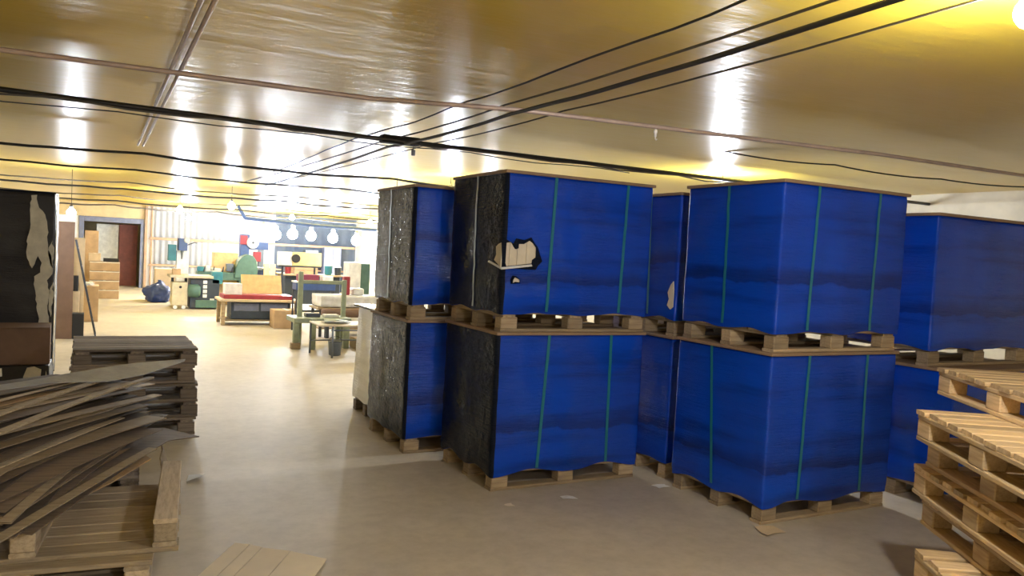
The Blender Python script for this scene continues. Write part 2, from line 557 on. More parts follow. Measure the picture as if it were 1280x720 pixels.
def strap(parent, W, D, z0, z1, face, c0, c1, seed, amp, mat='strap_green', w=0.024, off=0.004):
    """flat band up one face, over the top and down the opposite face; c0/c1 = place at the foot / the top"""
    pts = []
    N = 22
    for i in range(N + 1):
        v = i / N
        z = z0 + (z1 - z0) * v
        c = c0 + (c1 - c0) * v
        p = Vector((c, -D / 2, z)) if face == 'y' else Vector((-W / 2, c, z))
        d = max(wrinkle(p, seed, amp), -0.001) + off
        pts.append(p + (Vector((0, -d, 0)) if face == 'y' else Vector((-d, 0, 0))))
    top = z1 + 0.017
    if face == 'y':
        pts += [Vector((c1, -D / 2 - .006, top)), Vector((c1, D / 2 + .006, top)), Vector((c0, D / 2 + .012, z0))]
        side = Vector((w / 2, 0, 0))
    else:
        pts += [Vector((-W / 2 - .006, c1, top)), Vector((W / 2 + .006, c1, top)), Vector((W / 2 + .012, c0, z0))]
        side = Vector((0, w / 2, 0))
    b = bmesh.new()
    ring = [(b.verts.new(p - side), b.verts.new(p + side)) for p in pts]
    for a, c in zip(ring, ring[1:]):
        b.faces.new((a[0], a[1], c[1], c[0]))
    me = bpy.data.meshes.new('strap'); b.to_mesh(me); b.free()
    o = put('strap', me, mat, parent)
    s = o.modifiers.new('thickness', 'SOLIDIFY'); s.thickness = 0.002; s.offset = 0
    return o

def load(label, x0, y0, W, D, zb, zt, seed, straps_y=(), straps_x=(), black=False, mat='film_blue', pmat='wood_mid', lid=True, taper=0.0, amp=0.007, rz=0.0, drop=0.018, name='wrapped_pallet_load', group=None, lid_mat='lid_brown'):
    t = thing(name, label, 'pallet load', (x0 + W / 2, y0 + D / 2, zb), rz, group)
    pallet_parts(t, W - 0.03, D - 0.03, 7, 'L', pmat, seed, nested=True)
    H = zt - zb
    zl = H - 0.022
    fb = film_body('film_wrap', W, D, PH - 0.01, zl, mat, t, seed, amp, taper=taper, drop=drop)
    if black:
        def keep(x, y, nr, v):
            if nr[0] < -0.3: return True
            return False
        film_body('black_film', W, D, PH - 0.008, zl - 0.002, 'film_black', t, seed, amp * 1.5, off=0.006, keep=keep, taper=taper, drop=drop, label='black stretch film over the end of the load')
    for a, c in straps_y: strap(t, W, D, PH, zl, 'y', a, c, seed, amp)
    for a, c in straps_x: strap(t, W, D, PH, zl, 'x', a, c, seed, amp * (1.5 if black else 1), 'strap_pale' if black else 'strap_green', off=0.012 if black else 0.004)
    if lid:
        MB().box(-W / 2 - .012, W / 2 + .012, -D / 2 - .012, D / 2 + .012, zl, H).build('top_sheet', lid_mat, t, bevel=0.003)
    return t

ZM, ZT = 1.15, 2.30
# S1, behind the torn one
load('blue wrapped load on a pallet, lower one of the tower beside the white wrapped load', 2.29, 6.11, 1.2, 0.97, 0, 1.12, 1, straps_y=[(0.02, 0.06)], straps_x=[], black=True)
load('upper blue and black wrapped load of the tower nearest the workshop tables', 2.30, 6.12, 1.2, 0.95, 1.12, 2.24, 2, straps_y=[(-0.05, -0.04)], straps_x=[(0.06, 0.08)], black=True)
# S2 with the torn hole
load('blue wrapped load on the floor under the load with the torn hole', 2.53, 4.95, 1.29, 0.92, 0, ZM, 3, straps_y=[(-0.27, -0.22), (0.34, 0.33)], black=True, drop=0.04)
torn = load('upper blue wrapped load with a torn hole showing cream boards', 2.54, 4.95, 1.29, 0.92, ZM, ZT, 4, straps_y=[(-0.27, -0.24), (0.37, 0.40)], straps_x=[(-0.02, 0.0)], black=True, pmat='wood_mid')
# S3, set back between the two big towers
load('dark blue wrapped load on the floor in the gap between two wider towers', 4.00, 4.82, 1.15, 0.86, 0, 1.13, 5, amp=0.006)
gap_load = load('upper blue wrapped load in the gap, with small tear low at its corner', 4.00, 4.82, 1.15, 0.86, 1.13, 2.255, 6, straps_x=[(-0.09, -0.06)], amp=0.006)
# S4
load('blue wrapped load with three green straps, standing on the floor beside grey debris', 3.93, 3.73, 1.25, 0.94, 0, ZM, 7, straps_y=[(-0.31, -0.28), (0.31, 0.30)], straps_x=[(0.02, 0.10)], drop=0.035)
load('blue wrapped load with three green straps under the glowing ceiling bulb', 3.94, 3.73, 1.24, 0.94, ZM, ZT - 0.01, 8, straps_y=[(-0.33, -0.30), (0.29, 0.31)], straps_x=[(0.02, 0.03)], drop=0.02)
# S5
load('blue wrapped load on the floor behind the stack of loose pallets', 5.52, 3.50, 1.25, 0.94, 0, 1.03, 9)
load('dull blue wrapped load without straps above the loose pallets', 5.50, 3.70, 1.30, 0.94, 1.03, 2.18, 10, taper=0.01)
# white load
load('white wrapped load on a dark pallet behind the blue towers', 2.42, 7.25, 1.1, 0.8, 0, 1.10, 11, mat='film_white', pmat='wood_grey', taper=0.06, lid=True, lid_mat='film_black')

# torn hole: cream boards inside, black film lip around
tx, ty, tz = torn.location
def loc(p): return (p[0] - tx, p[1] - ty, p[2] - tz)
fy = 4.95 - 0.012
hole_front = [(2.545, 1.787), (2.575, 1.795), (2.605, 1.78), (2.625, 1.745), (2.643, 1.752), (2.648, 1.785), (2.69, 1.787), (2.735, 1.812), (2.765, 1.795), (2.79, 1.762), (2.792, 1.69), (2.765, 1.672), (2.762, 1.645), (2.552, 1.618), (2.545, 1.64)]
def clip_x(poly, a, b):
    def cut(pl, v, keep_gt):
        out = []
        for i in range(len(pl)):
            p, q = pl[i], pl[(i + 1) % len(pl)]
            ip, iq = (p[0] >= v) == keep_gt or p[0] == v, (q[0] >= v) == keep_gt or q[0] == v
            if ip: out.append(p)
            if ip != iq:
                t = (v - p[0]) / (q[0] - p[0])
                out.append((v, p[1] + t * (q[1] - p[1])))
        return out
    return cut(cut(poly, a, True), b, False)
xs = [2.545, 2.578, 2.640, 2.715, 2.80]
for a, b in zip(xs, xs[1:]):
    pl = clip_x(hole_front, a + 0.0015, b - 0.0015)
    if len(pl) > 2:
        MB().prism([loc((x, fy, z)) for x, z in pl], (0, -0.008, 0)).build('inner_board', 'inner_board', torn)
MB().prism([loc((2.526, y, z)) for y, z in ((4.94, 1.787), (4.99, 1.775), (5.03, 1.755), (5.02, 1.70), (5.05, 1.66), (4.94, 1.61))], (-0.006, 0, 0)).build('inner_board', 'inner_board', torn)
MB().prism([loc(p) for p in ((2.524, 5.14, 1.655), (2.52, 4.93, 1.612), (2.76, 4.925, 1.642), (2.76, 4.915, 1.630), (2.515, 4.92, 1.598), (2.515, 5.14, 1.645))], (0, 0, -0.003)).build('board_edge', 'paper', torn)
def lip(pts, grow, name, y):
    c = (sum(p[0] for p in pts) / len(pts), sum(p[1] for p in pts) / len(pts))
    b = bmesh.new()
    n = len(pts)
    rr = random.Random(5)
    inner, outer = [], []
    for p in pts:
        d = Vector((p[0] - c[0], p[1] - c[1])); L = d.length; d.normalize()
        g = grow * rr.uniform(0.5, 1.4) * (1.9 if (p[0] > 2.7 and p[1] < 1.76) else 1)
        inner.append(b.verts.new(loc((p[0] - d.x * .003, y - 0.012 - rr.uniform(0, .008), p[1] - d.y * .003))))
        outer.append(b.verts.new(loc((p[0] + d.x * g, y + 0.002, p[1] + d.y * g))))
    for i in range(n):
        j = (i + 1) % n
        b.faces.new((inner[i], inner[j], outer[j], outer[i]))
    me = bpy.data.meshes.new(name); b.to_mesh(me); b.free()
    o = put(name, me, 'film_black', torn, label='torn black film around the hole')
    s = o.modifiers.new('t', 'SOLIDIFY'); s.thickness = 0.002
lip(hole_front, 0.03, 'torn_film', fy)
small = [(2.612, 1.528), (2.625, 1.548), (2.645, 1.543), (2.672, 1.53), (2.672, 1.507), (2.635, 1.508), (2.613, 1.502)]
MB().prism([loc((x, fy, z)) for x, z in small], (0, -0.008, 0)).build('inner_board', 'inner_board', torn)
lip(small, 0.008, 'torn_film', fy)

gx, gy, gz = gap_load.location
MB().prism([(3.992 - gx, y - gy, z - gz) for y, z in ((4.83, 1.36), (4.86, 1.34), (4.90, 1.37), (4.88, 1.42), (4.90, 1.47), (4.87, 1.53), (4.84, 1.56), (4.83, 1.50))], (-0.008, 0, 0)).build('inner_board', 'inner_board', gap_load)
for ld_, spots in ((torn, ((-0.35, -0.25), (0.2, 0.1))), ):
    for k, (px_, py_) in enumerate(spots):
        put('slat', shared(board(0.5, 0.09, 0.014), 'lid_brown'), 'lid_brown', ld_, (px_, py_, ZT - ZM + 0.0005), (0, 0, 0.2 * k))
# ------------------------------------------------------------------ loose pallets on the right
u = Vector((-0.55, -0.835, 0)).normalized()          # along the visible edge, toward the camera
angR = math.atan2(u.y, u.x)
vdir = Vector((u.y, -u.x, 0)) * -1                   # away to the right
if vdir.x < 0: vdir = -vdir
Lr, Wr = 1.2, 1.0
for k in range(8):
    zt = 1.2 - PH * k
    jit = random.Random(50 + k)
    if k == 0: corner = Vector((4.20, 2.76, 0))
    elif k == 1: corner = Vector((3.60, 2.46, 0))
    elif k < 5: corner = Vector((3.72, 2.52, 0)) + Vector((jit.uniform(-.03, .03), jit.uniform(-.03, .03), 0))
    else: corner = Vector((3.37, 2.27, 0)) + Vector((jit.uniform(-.02, .02), jit.uniform(-.02, .02), 0)) * (k > 5)
    c = corner + u * (Lr / 2) + vdir * (Wr / 2)
    lab = {0: 'pale wooden pallet on top of the loose stack beside the blue loads'}.get(k, 'pale wooden pallet in the stack beside the blue loads, ' + ORD[k])
    loose_pallet(lab, (c.x, c.y, zt - PH), angR + jit.uniform(-.015, .015), Lr, Wr, 11 if k < 5 else 9, 'W', 'wood_pale', 90 + k, group='loose pallets on the right')

# ------------------------------------------------------------------ loose pallets, left rear
for k in range(5):
    jit = random.Random(20 + k)
    loose_pallet('weathered grey pallet in the stack beyond the cardboard heap, ' + ORD[k], (0.325 + jit.uniform(-.02, .02) * (k > 0), 7.72 + jit.uniform(-.03, .03), PH * (4 - k)), jit.uniform(-.02, .02), 0.95, 0.95, 8, 'L', 'wood_grey', 120 + k, group='grey pallets stacked on the left', bw=0.085)
# left front: two upright, one upside down on top
a7 = PI / 2 - math.radians(6)
for k, lab in enumerate(('bottom pallet of the low pile under the upturned pallet', 'middle pallet of the low pile, right under the upturned one')):
    loose_pallet(lab, (-0.22 + 0.02 * k, 4.28 - 0.05 * k, PH * k), a7 + (0.03, -0.01)[k], 1.0, 1.0, 8, 'W', 'wood_front', 140 + k, group='pallets in the low left pile')
loose_pallet('upturned wooden pallet with its runner boards facing up, on a low pile', (-0.19, 4.30, PH * 2), a7, 0.98, 1.2, 8, 'W', 'wood_front', 145, flip=True, group='pallets in the low left pile', bw=0.12)
# pile that carries the cardboard heap
for k in range(3):
    loose_pallet('dark pallet buried under the sloping cardboard heap, ' + ('bottom one', 'middle one', 'top one')[k], (-0.14, 5.62, PH * k), PI / 2, 1.2, 0.8, 7, 'W', 'wood_grey', 160 + k, group='pallets under the cardboard heap')

# ------------------------------------------------------------------ the cardboard heap
def sheet(name, label, cat, mat, P, th, group=None, parent=None, uneven=0.0, seed=0):
    """thin bent sheet through a grid of points P[row][col]"""
    b = bmesh.new()
    r = random.Random(seed)
    SUB = 4
    nr, nc = len(P), len(P[0])
    def interp(s, t):
        i, j = min(int(s), nr - 2), min(int(t), nc - 2)
        a, c = s - i, t - j
        a = a * a * (3 - 2 * a) if nr > 2 else a
        p00, p01, p10, p11 = (Vector(P[i][j]), Vector(P[i][j + 1]), Vector(P[i + 1][j]), Vector(P[i + 1][j + 1]))
        return (p00 * (1 - c) + p01 * c) * (1 - a) + (p10 * (1 - c) + p11 * c) * a
    R, Q = (nr - 1) * SUB, (nc - 1) * SUB
    g = []
    for i in range(R + 1):
        row = []
        for j in range(Q + 1):
            p = interp(i / SUB, j / SUB)
            p.z += uneven * noise.noise(p * 3 + Vector((seed, 0, 0)))
            row.append(b.verts.new(p))
        g.append(row)
    for i in range(R):
        for j in range(Q):
            b.faces.new((g[i][j], g[i][j + 1], g[i + 1][j + 1], g[i + 1][j]))
    bmesh.ops.recalc_face_normals(b, faces=b.faces[:])
    me = bpy.data.meshes.new(name); b.to_mesh(me); b.free()
    o = put(name, me, mat, parent)
    s = o.modifiers.new('thickness', 'SOLIDIFY'); s.thickness = th; s.offset = 0
    if label: tag(o, label, cat, group)
    return o

def hz(x, y):
    """slope shared by every sheet of the heap"""
    return 0.03 * math.sin((y - 3.6) * 1.1) - 0.05 * (x + 0.3) - 0.06 * max(0.0, x - 0.05) ** 2
def on_heap(rows, z): return [[(p[0], p[1], z + hz(p[0], p[1])) for p in r] for r in rows]
hr = random.Random(11)
NS = 40
z_layer = 0.492
for i in range(NS):
    t = i / (NS - 1)
    th = hr.choice([.003, .004, .006])
    e0 = Vector((-0.24, 3.50, 0)).lerp(Vector((-0.62, 4.60, 0)), t) + Vector((hr.uniform(-.06, .06), hr.uniform(-.15, .15), 0))
    e1 = Vector((0.36, 5.25, 0)).lerp(Vector((0.28, 6.10, 0)), t) + Vector((hr.uniform(-.18, .12), hr.uniform(-.6, .35), 0))
    d = (e1 - e0).normalized()
    side = Vector((-d.y, d.x, 0))
    wdt = hr.choice([0.07, 0.12, 0.2, 0.4])
    pts = [e0.lerp(e1, q / 6) for q in range(7)]
    z_layer += th / 2
    kind, m = hr.choice([('long dark brown cardboard sheet layered in the sloping heap on the pallets', 'heap_dark'), ('long dark brown cardboard sheet layered in the sloping heap on the pallets', 'heap_dark'),
                         ('long kraft brown cardboard sheet layered in the sloping heap on the pallets', 'heap_mid'), ('long kraft brown cardboard sheet layered in the sloping heap on the pallets', 'heap_mid'),
                         ('long pale tan cardboard sheet layered in the sloping heap on the pallets', 'cardboard')])
    if i % 5 == 3:
        kind, m, wdt = 'narrow pale strip sandwiched between sheets of the cardboard heap', 'wood_front', hr.uniform(.03, .06)
    if i < 3: kind, m = 'long dark brown cardboard sheet layered in the sloping heap on the pallets', 'heap_dark'
    sheet('cardboard_sheet', kind, 'cardboard', m, on_heap([pts, [p + side * wdt for p in pts]], z_layer), th, {'heap_dark': 'dark sheets in the cardboard heap', 'heap_mid': 'kraft sheets in the cardboard heap', 'cardboard': 'pale sheets in the cardboard heap', 'wood_front': 'pale strips in the cardboard heap'}[m], seed=i)
    z_layer += th / 2 + 0.0034
zt_heap = z_layer
for i, (a, b2) in enumerate((((-0.36, 4.0), (0.36, 5.6)), ((-0.46, 4.2), (0.22, 5.75)))):
    a, b2 = Vector((*a, 0)), Vector((*b2, 0))
    d = (b2 - a).normalized(); sd = Vector((-d.y, d.x, 0)) * 0.035
    pts = [a.lerp(b2, q / 6) for q in range(7)]
    sheet('wooden_lath', ('longer pale thin lath lying along the cardboard heap', 'shorter pale lath beside the longer one on the cardboard heap')[i], 'lath', 'wood_front', on_heap([pts, [p + sd for p in pts]], zt_heap + 0.008), 0.011, 'pale laths on the heap', seed=30 + i)
sheet('plastic_sheet', 'grey glossy sheet with a curled white edge on top of the heap', 'sheet', 'plastic_sheet',
      [[(-0.66, 4.78, zt_heap + .055), (-0.22, 5.14, zt_heap + .055), (0.08, 5.28, zt_heap + .032), (0.30, 5.52, zt_heap + .03), (0.57, 5.92, zt_heap + .05)],
       [(-0.67, 4.82, zt_heap + .07), (-0.24, 5.20, zt_heap + .075), (0.04, 5.50, zt_heap + .08), (0.26, 5.72, zt_heap + .075), (0.58, 5.96, zt_heap + .06)]], 0.004, uneven=0.004, seed=3)
dk_pts = [[(0.0, 4.75), (0.22, 4.95), (0.42, 5.12), (0.61, 5.27)], [(-0.1, 5.3), (0.1, 5.4), (0.3, 5.45), (0.42, 5.48)]]
sheet('cardboard_sheet', 'dark stiff sheet with a pointed corner jutting over the bare floor', 'cardboard', 'heap_dark', on_heap(dk_pts, 0.485), 0.006, seed=4)
sheet('cardboard_sheet', 'kraft cardboard with a pale cut edge lying over the upturned pallet', 'cardboard', 'cardboard',
      on_heap([[(-0.52, 3.68), (-0.12, 3.95), (0.10, 4.30), (0.30, 4.72)], [(-0.7, 4.3), (-0.3, 4.5), (-0.05, 4.8), (0.20, 5.05)]], 0.476), 0.006, seed=6)
sheet('cardboard_sheet', 'wide grey-brown cardboard hanging from the heap down to the floor', 'cardboard', 'heap_mid',
      [[(0.43, 4.80, 0.004), (0.45, 5.1, 0.004), (0.52, 5.45, 0.004)], [(0.385, 4.82, 0.24), (0.41, 5.1, 0.24), (0.45, 5.4, 0.24)], [(0.355, 4.85, 0.44), (0.38, 5.05, 0.44), (0.385, 5.3, 0.44)]], 0.007, seed=5)
# white scraps on the heap
sheet('paper_scrap', 'small white paper scrap on the floor beside the cardboard heap', 'paper', 'paper', [[(0.60, 5.82, 0.006), (0.71, 5.86, 0.03)], [(0.63, 5.98, 0.006), (0.73, 5.96, 0.012)]], 0.002, seed=8)
sheet('plastic_sheet', 'white crumpled plastic strip lying at the top of the heap near the brown carton', 'sheet', 'paper', [[(-0.72, 5.0, 0.865), (-0.45, 5.25, 0.865)], [(-0.72, 5.2, 0.885), (-0.47, 5.45, 0.88)]], 0.003, uneven=0.005, seed=9)

# ------------------------------------------------------------------ flat cardboard and scraps on the floor
fc = thing('flattened_carton', 'flattened pale carton with fold lines lying on the bare floor', 'cardboard', (0.8, 4.1, 0))
A0, A1, B0, B1 = Vector((0.73, 4.54, 0)), Vector((1.16, 4.13, 0)), Vector((0.42, 4.02, 0)), Vector((0.85, 3.60, 0))
cuts = [0, 0.17, 0.30, 0.60, 0.98]
for i, (a, c) in enumerate(zip(cuts, cuts[1:])):
    lift = [(0.006, 0.012), (0.012, 0.006), (0.006, 0.014), (0.014, 0.005)][i]
    q = [A0.lerp(A1, a + .004), A0.lerp(A1, c - .004), B0.lerp(B1, c - .004), B0.lerp(B1, a + .004)]
    zz = [lift[0], lift[1], lift[1], lift[0]]
    MB().prism([(p.x - .8, p.y - 4.1, z) for p, z in zip(q, zz)], (0, 0, 0.004)).build('panel', 'floor_card', fc)
def scrap(label, x, y, s, seed, col='paper', name='paper_scrap'):
    r = random.Random(seed)
    P = [[(x + i * s + r.uniform(-.3, .3) * s, y + j * s * .8 + r.uniform(-.3, .3) * s, r.uniform(.004, .25 * s)) for j in range(3)] for i in range(3)]
    sheet(name, label, 'scrap', col, P, 0.0015, seed=seed)
scrap('white torn paper scrap on the floor before the torn tower', 2.96, 4.62, 0.045, 1)
scrap('small tan scrap lying on the floor near the torn tower corner', 2.50, 4.62, 0.03, 2, 'floor_card')
scrap('crumpled white plastic at the foot of the gap between towers', 3.80, 4.62, 0.05, 3, 'film_white', 'plastic_scrap')
scrap('grey film scrap at the near corner of the strapped blue tower', 3.83, 3.58, 0.07, 4, 'cardboard_pale', 'film_scrap')

# ------------------------------------------------------------------ dark torn stack on the far left
dk = thing('wrapped_pallet_load', 'tall black wrapped load with torn film showing whitish boards', 'pallet load', (-0.93, 9.95, 0))
pallet_parts(dk, 1.08, 0.86, 7, 'L', 'wood_grey', 200, nested=True)
film_body('film_wrap', 1.1, 0.9, PH - 0.01, 2.08, 'film_black_old', dk, 21, 0.008)
def ragged(pts, amp, seed):
    r = random.Random(seed); out = []
    for p, q in zip(pts, pts[1:] + pts[:1]):
        L = math.hypot(q[0] - p[0], q[1] - p[1]); n = max(1, int(L / 0.035))
        for k in range(n):
            t = k / n
            j = amp if k else amp * 0.3
            out.append((p[0] + (q[0] - p[0]) * t + r.uniform(-j, j), p[1] + (q[1] - p[1]) * t + r.uniform(-j, j) * .6))
    return out
def dpatch(name, pts, mat='torn_white'):
    pts = ragged(pts, 0.009, len(pts))
    MB().prism([(x + 0.93, 9.5 - 9.95 - 0.006, z) for x, z in pts], (0, -0.008, 0)).build(name, mat, dk, label='whitish board where the film is torn away')
dpatch('torn_strip', [(-0.60, 2.05), (-0.55, 2.06), (-0.53, 1.93), (-0.47, 1.86), (-0.45, 1.72), (-0.44, 1.55), (-0.405, 1.40), (-0.395, 1.25), (-0.44, 1.18), (-0.43, 1.10), (-0.405, 1.06), (-0.43, 0.92), (-0.41, 0.72), (-0.385, 0.52), (-0.40, 0.42), (-0.47, 0.55), (-0.52, 0.86), (-0.55, 1.10), (-0.555, 1.22), (-0.50, 1.26), (-0.49, 1.36), (-0.53, 1.43), (-0.575, 1.30), (-0.62, 1.40), (-0.63, 1.58), (-0.60, 1.75), (-0.61, 1.9)])
dpatch('torn_strip', [(-0.435, 1.52), (-0.40, 1.60), (-0.385, 1.45), (-0.39, 1.30), (-0.42, 1.36)])
dpatch('torn_strip', [(-0.41, 1.10), (-0.385, 1.16), (-0.382, 0.95), (-0.40, 0.80), (-0.42, 0.95)])
MB().box(-0.55, 0.55, -0.45, 0.45, 2.08, 2.095).build('top_sheet', 'film_black', dk)
def side_patch(pts):
    MB().prism([(0.556, y - 9.95, z) for y, z in pts], (0.006, 0, 0)).build('torn_strip', 'torn_white', dk)
side_patch([(9.52, 2.0), (9.7, 1.9), (9.75, 1.5), (9.6, 1.2), (9.8, 0.9), (9.7, 0.3), (9.52, 0.3)])
bale = thing('wrapped_bale', 'low black wrapped bale with whitish tear under the brown carton', 'bale', (-0.86, 9.16, 0))
film_body('film_wrap', 0.98, 0.52, 0.0, 0.37, 'film_black_old', bale, 23, 0.008, drop=0)
MB().prism([(x + 0.86, -0.268, z) for x, z in ((-0.56, 0.36), (-0.50, 0.37), (-0.44, 0.34), (-0.45, 0.2), (-0.42, 0.08), (-0.47, 0.02), (-0.53, 0.1), (-0.58, 0.16), (-0.59, 0.27))], (0, -0.008, 0)).build('torn_strip', 'torn_white', bale)
MB().prism([(x + 0.86, -0.268, z) for x, z in ((-0.40, 0.33), (-0.385, 0.2), (-0.375, 0.02), (-0.40, 0.02), (-0.41, 0.2))], (0, -0.008, 0)).build('torn_strip', 'torn_white', bale)
bc = thing('carton', 'brown closed carton resting on a black wrapped bale', 'box', (-0.84, 9.18, 0.378), 0.03)
MB().box(-0.46, 0.46, -0.24, 0.24, 0, 0.36).build('body', 'cardboard_brown', bc, bevel=0.006)
for s in (-1, 1):
    MB().box(-0.46, 0.46, min(0.003 * s, 0.24 * s), max(0.003 * s, 0.24 * s), 0.361, 0.367).build('flap', 'cardboard_brown', bc)

# ------------------------------------------------------------------ pipes and cables under the ceiling
def cable(name, label, cat, pts, r, mat, sag=0.0, n=14, group=None, wig=0.0, seed=0):
    path = []
    pts = [Vector(p) for p in pts]
    for a, b in zip(pts, pts[1:]):
        for i in range(n):
            t = i / n
            p = a.lerp(b, t)
            p.z -= sag * 4 * t * (1 - t)
            if wig:
                p += Vector((noise.noise(p * 1.3 + Vector((seed, 0, 0))), noise.noise(p * 1.3 + Vector((0, seed, 5))), 0.5 * noise.noise(p * 2 + Vector((0, 0, seed))))) * wig
            path.append(p)
    path.append(pts[-1])
    m = MB(); m.tube(path, r, 8)
    return tag(m.build(name, mat, smooth=True), label, cat, group)
ZP = 2.515
cp = cable('conduit_pipe', 'tan steel conduit running across the ceiling above the torn tower', 'pipe', [(XL, 4.43, ZP), (1.3, 4.22, ZP), (2.06, 3.94, ZP), (4.7, 3.62, ZP), (XR, 3.5, ZP)], 0.013, 'pipe_tan')
bundle = thing('cable_bundle', 'thick dark cable bundle crossing the ceiling beyond the tan conduit', 'cable', (0, 5.6, ZP))
m = MB(); m.tube([(XL, -0.12, 0), (-0.5, -.05, 0), (1.8, 0.08, -0.005), (4.9, 0.1, 0), (XR, 0.12, 0)], 0.017, 8); m.build('main_cable', 'cable_black', bundle, smooth=True)
m = MB(); m.tube([(XL + i * 0.35, -0.12 + 0.025 * math.sin(i * 1.9) + 0.012 * i, -0.02 + 0.012 * math.sin(i * 2.3)) for i in range(30)], 0.007, 6); m.build('thin_cable', 'cable_grey', bundle, smooth=True)
m = MB(); m.tube([(XL + i * 0.3, -0.06 + 0.02 * math.sin(i * 1.1), -0.05 - 0.02 * math.sin(i * 0.8) ** 2) for i in range(22)], 0.004, 6); m.build('loose_wire', 'cable_black', bundle, smooth=True)
MB().box(1.85, 2.15, 0.04, 0.14, -0.03, 0.03).build('tape_wrap', 'rubber', bundle, bevel=0.01)
for i, (y, z, r, m_, sag, lab) in enumerate((
    (8.6, 2.50, 0.013, 'cable_black', 0.04, 'dark sagging cable across the ceiling just past the cross conduit'),
    (10.9, 2.50, 0.012, 'cable_black', 0.03, 'dark cable across the ceiling at the start of the workshop'),
    (13.6, 2.50, 0.010, 'cable_grey', 0.05, 'grey cable across the ceiling above the tube table'),
    (15.4, 2.49, 0.016, 'cable_black', 0.03, 'thick dark cable across the ceiling above the workbench'),
    (18.2, 2.48, 0.012, 'cable_grey', 0.05, 'grey sagging cable across the ceiling before the machines'),
    (20.6, 2.46, 0.016, 'cable_black', 0.04, 'dark cable across the ceiling above the machines'),
    (23.5, 2.45, 0.02, 'cable_grey', 0.06, 'grey cable across the ceiling near the back wall'))):
    cable('ceiling_cable', lab, 'cable', [(XL, y - 0.1, z + 0.02), (0.4, y, z), (3.0, y + 0.12, z), (5.4, y + 0.3, z), (XR, y + 0.35, z)], r, m_, sag, group='cables across the ceiling', wig=0.03, seed=i)
cable('blue_conduit', 'blue pipe running under the ceiling above the row of bulbs', 'pipe', [(3.4, 22.6, 2.62), (3.6, 22.6, 2.3), (5.5, 22.8, 2.22), (8.31, 23.0, 2.2)], 0.045, 'blue_paint')
# pair of conduits along the room
for i, x in enumerate((0.315, 0.36)):
    cable('conduit_pipe', ('slim conduit of a close ceiling pair, on the torn black load side', 'slim conduit of a close ceiling pair, on the blue towers side')[i], 'pipe', [(x, YB, 2.575), (x, 2.8, 2.575), (x + .02, 8.5, 2.57)], 0.011, 'pipe_tan', group='pair of conduits along the ceiling')
for i, (x, z, r, m_, lab) in enumerate((
    (2.02, 2.50, 0.011, 'cable_black', 'thick black cable running along the ceiling above the torn tower'),
    (1.98, 2.545, 0.006, 'cable_grey', 'thin grey wire close above the thick black ceiling cable'),
    (1.74, 2.53, 0.005, 'cable_black', 'thin wavy black wire along the ceiling left of the thick cable'),
    (2.36, 2.56, 0.005, 'cable_grey', 'thin wire along the ceiling leading from the near bulb'))):
    cable('ceiling_cable', lab, 'cable', [(x - 0.05 * (i == 2), YB, z), (x, 1.5, z), (x + .04, 4.0, z), (x, 6.0, z), (x + 0.1 - .2 * (i % 2), 12.0, z)], r, m_, 0.015, wig=0.025 if i == 2 else 0.008, seed=20 + i)
cable('ceiling_cable', 'thin wire drooping from the ceiling toward the strapped tower', 'cable', [(4.4, 4.85, 2.62), (5.3, 4.5, 2.57), (6.3, 4.25, 2.53), (7.5, 4.1, 2.56), (8.3, 4.0, 2.60)], 0.006, 'cable_black', 0.02)
def hook(label, x, y, z, name='ceramic_hook'):
    t = thing(name, label, 'hook', (x, y, z))
    MB().lathe([(0.004, 0), (0.010, -0.004), (0.012, -0.02), (0.007, -0.03), (0.008, -0.045)], 10).build('body', 'ceramic', t, smooth=True)
    MB().tube([(0, 0, -0.045), (0, 0, -0.058), (0.008, 0, -0.066), (0.014, 0, -0.058)], 0.003, 6).build('hook', 'ceramic', t, smooth=True)
hook('pale ceramic hook hanging from the tan conduit', 2.95, 3.832, ZP - 0.013)
sk = thing('lamp_socket', 'small grey lamp socket hanging below the dark cable bundle', 'socket', (2.12, 5.72, 2.49))
MB().tube([(0, 0, 0), (0, 0, -0.03)], 0.003, 6).build('cord', 'cable_black', sk)
MB().lathe([(0.010, -0.028), (0.016, -0.032), (0.016, -0.07), (0.012, -0.074)], 12).build('holder', 'socket_grey', sk, smooth=True)

# ------------------------------------------------------------------ bare bulbs
def bulb(label, x, y, z, mat, r=0.06, shade=False, top=ZC - 0.02):
    t = thing('hanging_bulb', label, 'lamp', (x, y, z))
    MB().lathe([(r * 0.35, r * 1.02), (r * 0.68, r * 0.74), (r * .92, r * 0.38), (r, 0), (r * .92, -r * .38), (r * .70, -r * .72), (r * .38, -r * .92), (r * .08, -r)], 12).build('bulb', mat, t, smooth=True)
    MB().lathe([(r * 0.42, r * 1.02), (r * 0.42, r * 1.7), (r * 0.25, r * 1.9), (0.008, r * 1.95)], 12).build('holder', 'socket_grey', t, smooth=True)
    MB().tube([(0, 0, r * 1.9), (0, 0, top - z)], 0.004, 6).build('cord', 'cable_black', t)
    if shade:
        MB().lathe([(r * 0.5, r * 1.5), (r * 1.0, r * 1.3), (r * 1.9, r * 0.7), (r * 1.86, r * 0.66), (r * 0.9, r * 1.22), (r * 0.45, r * 1.45)], 20).build('shade', 'white_paint', t, smooth=True)
    return t
bulb('bare bulb hanging over the loose pallets on the right', 2.42, 1.385, 2.50, 'glow_near', 0.05)
bulb('unseen fill bulb added behind where the picture is taken from', 0.9, -1.8, 2.45, 'glow_rear_fill', 0.05)  # added out of view to lift the foreground light
bulb('bare bulb glowing behind the tops of the blue towers', 5.50, 6.02, 2.43, 'glow_stack', 0.05)
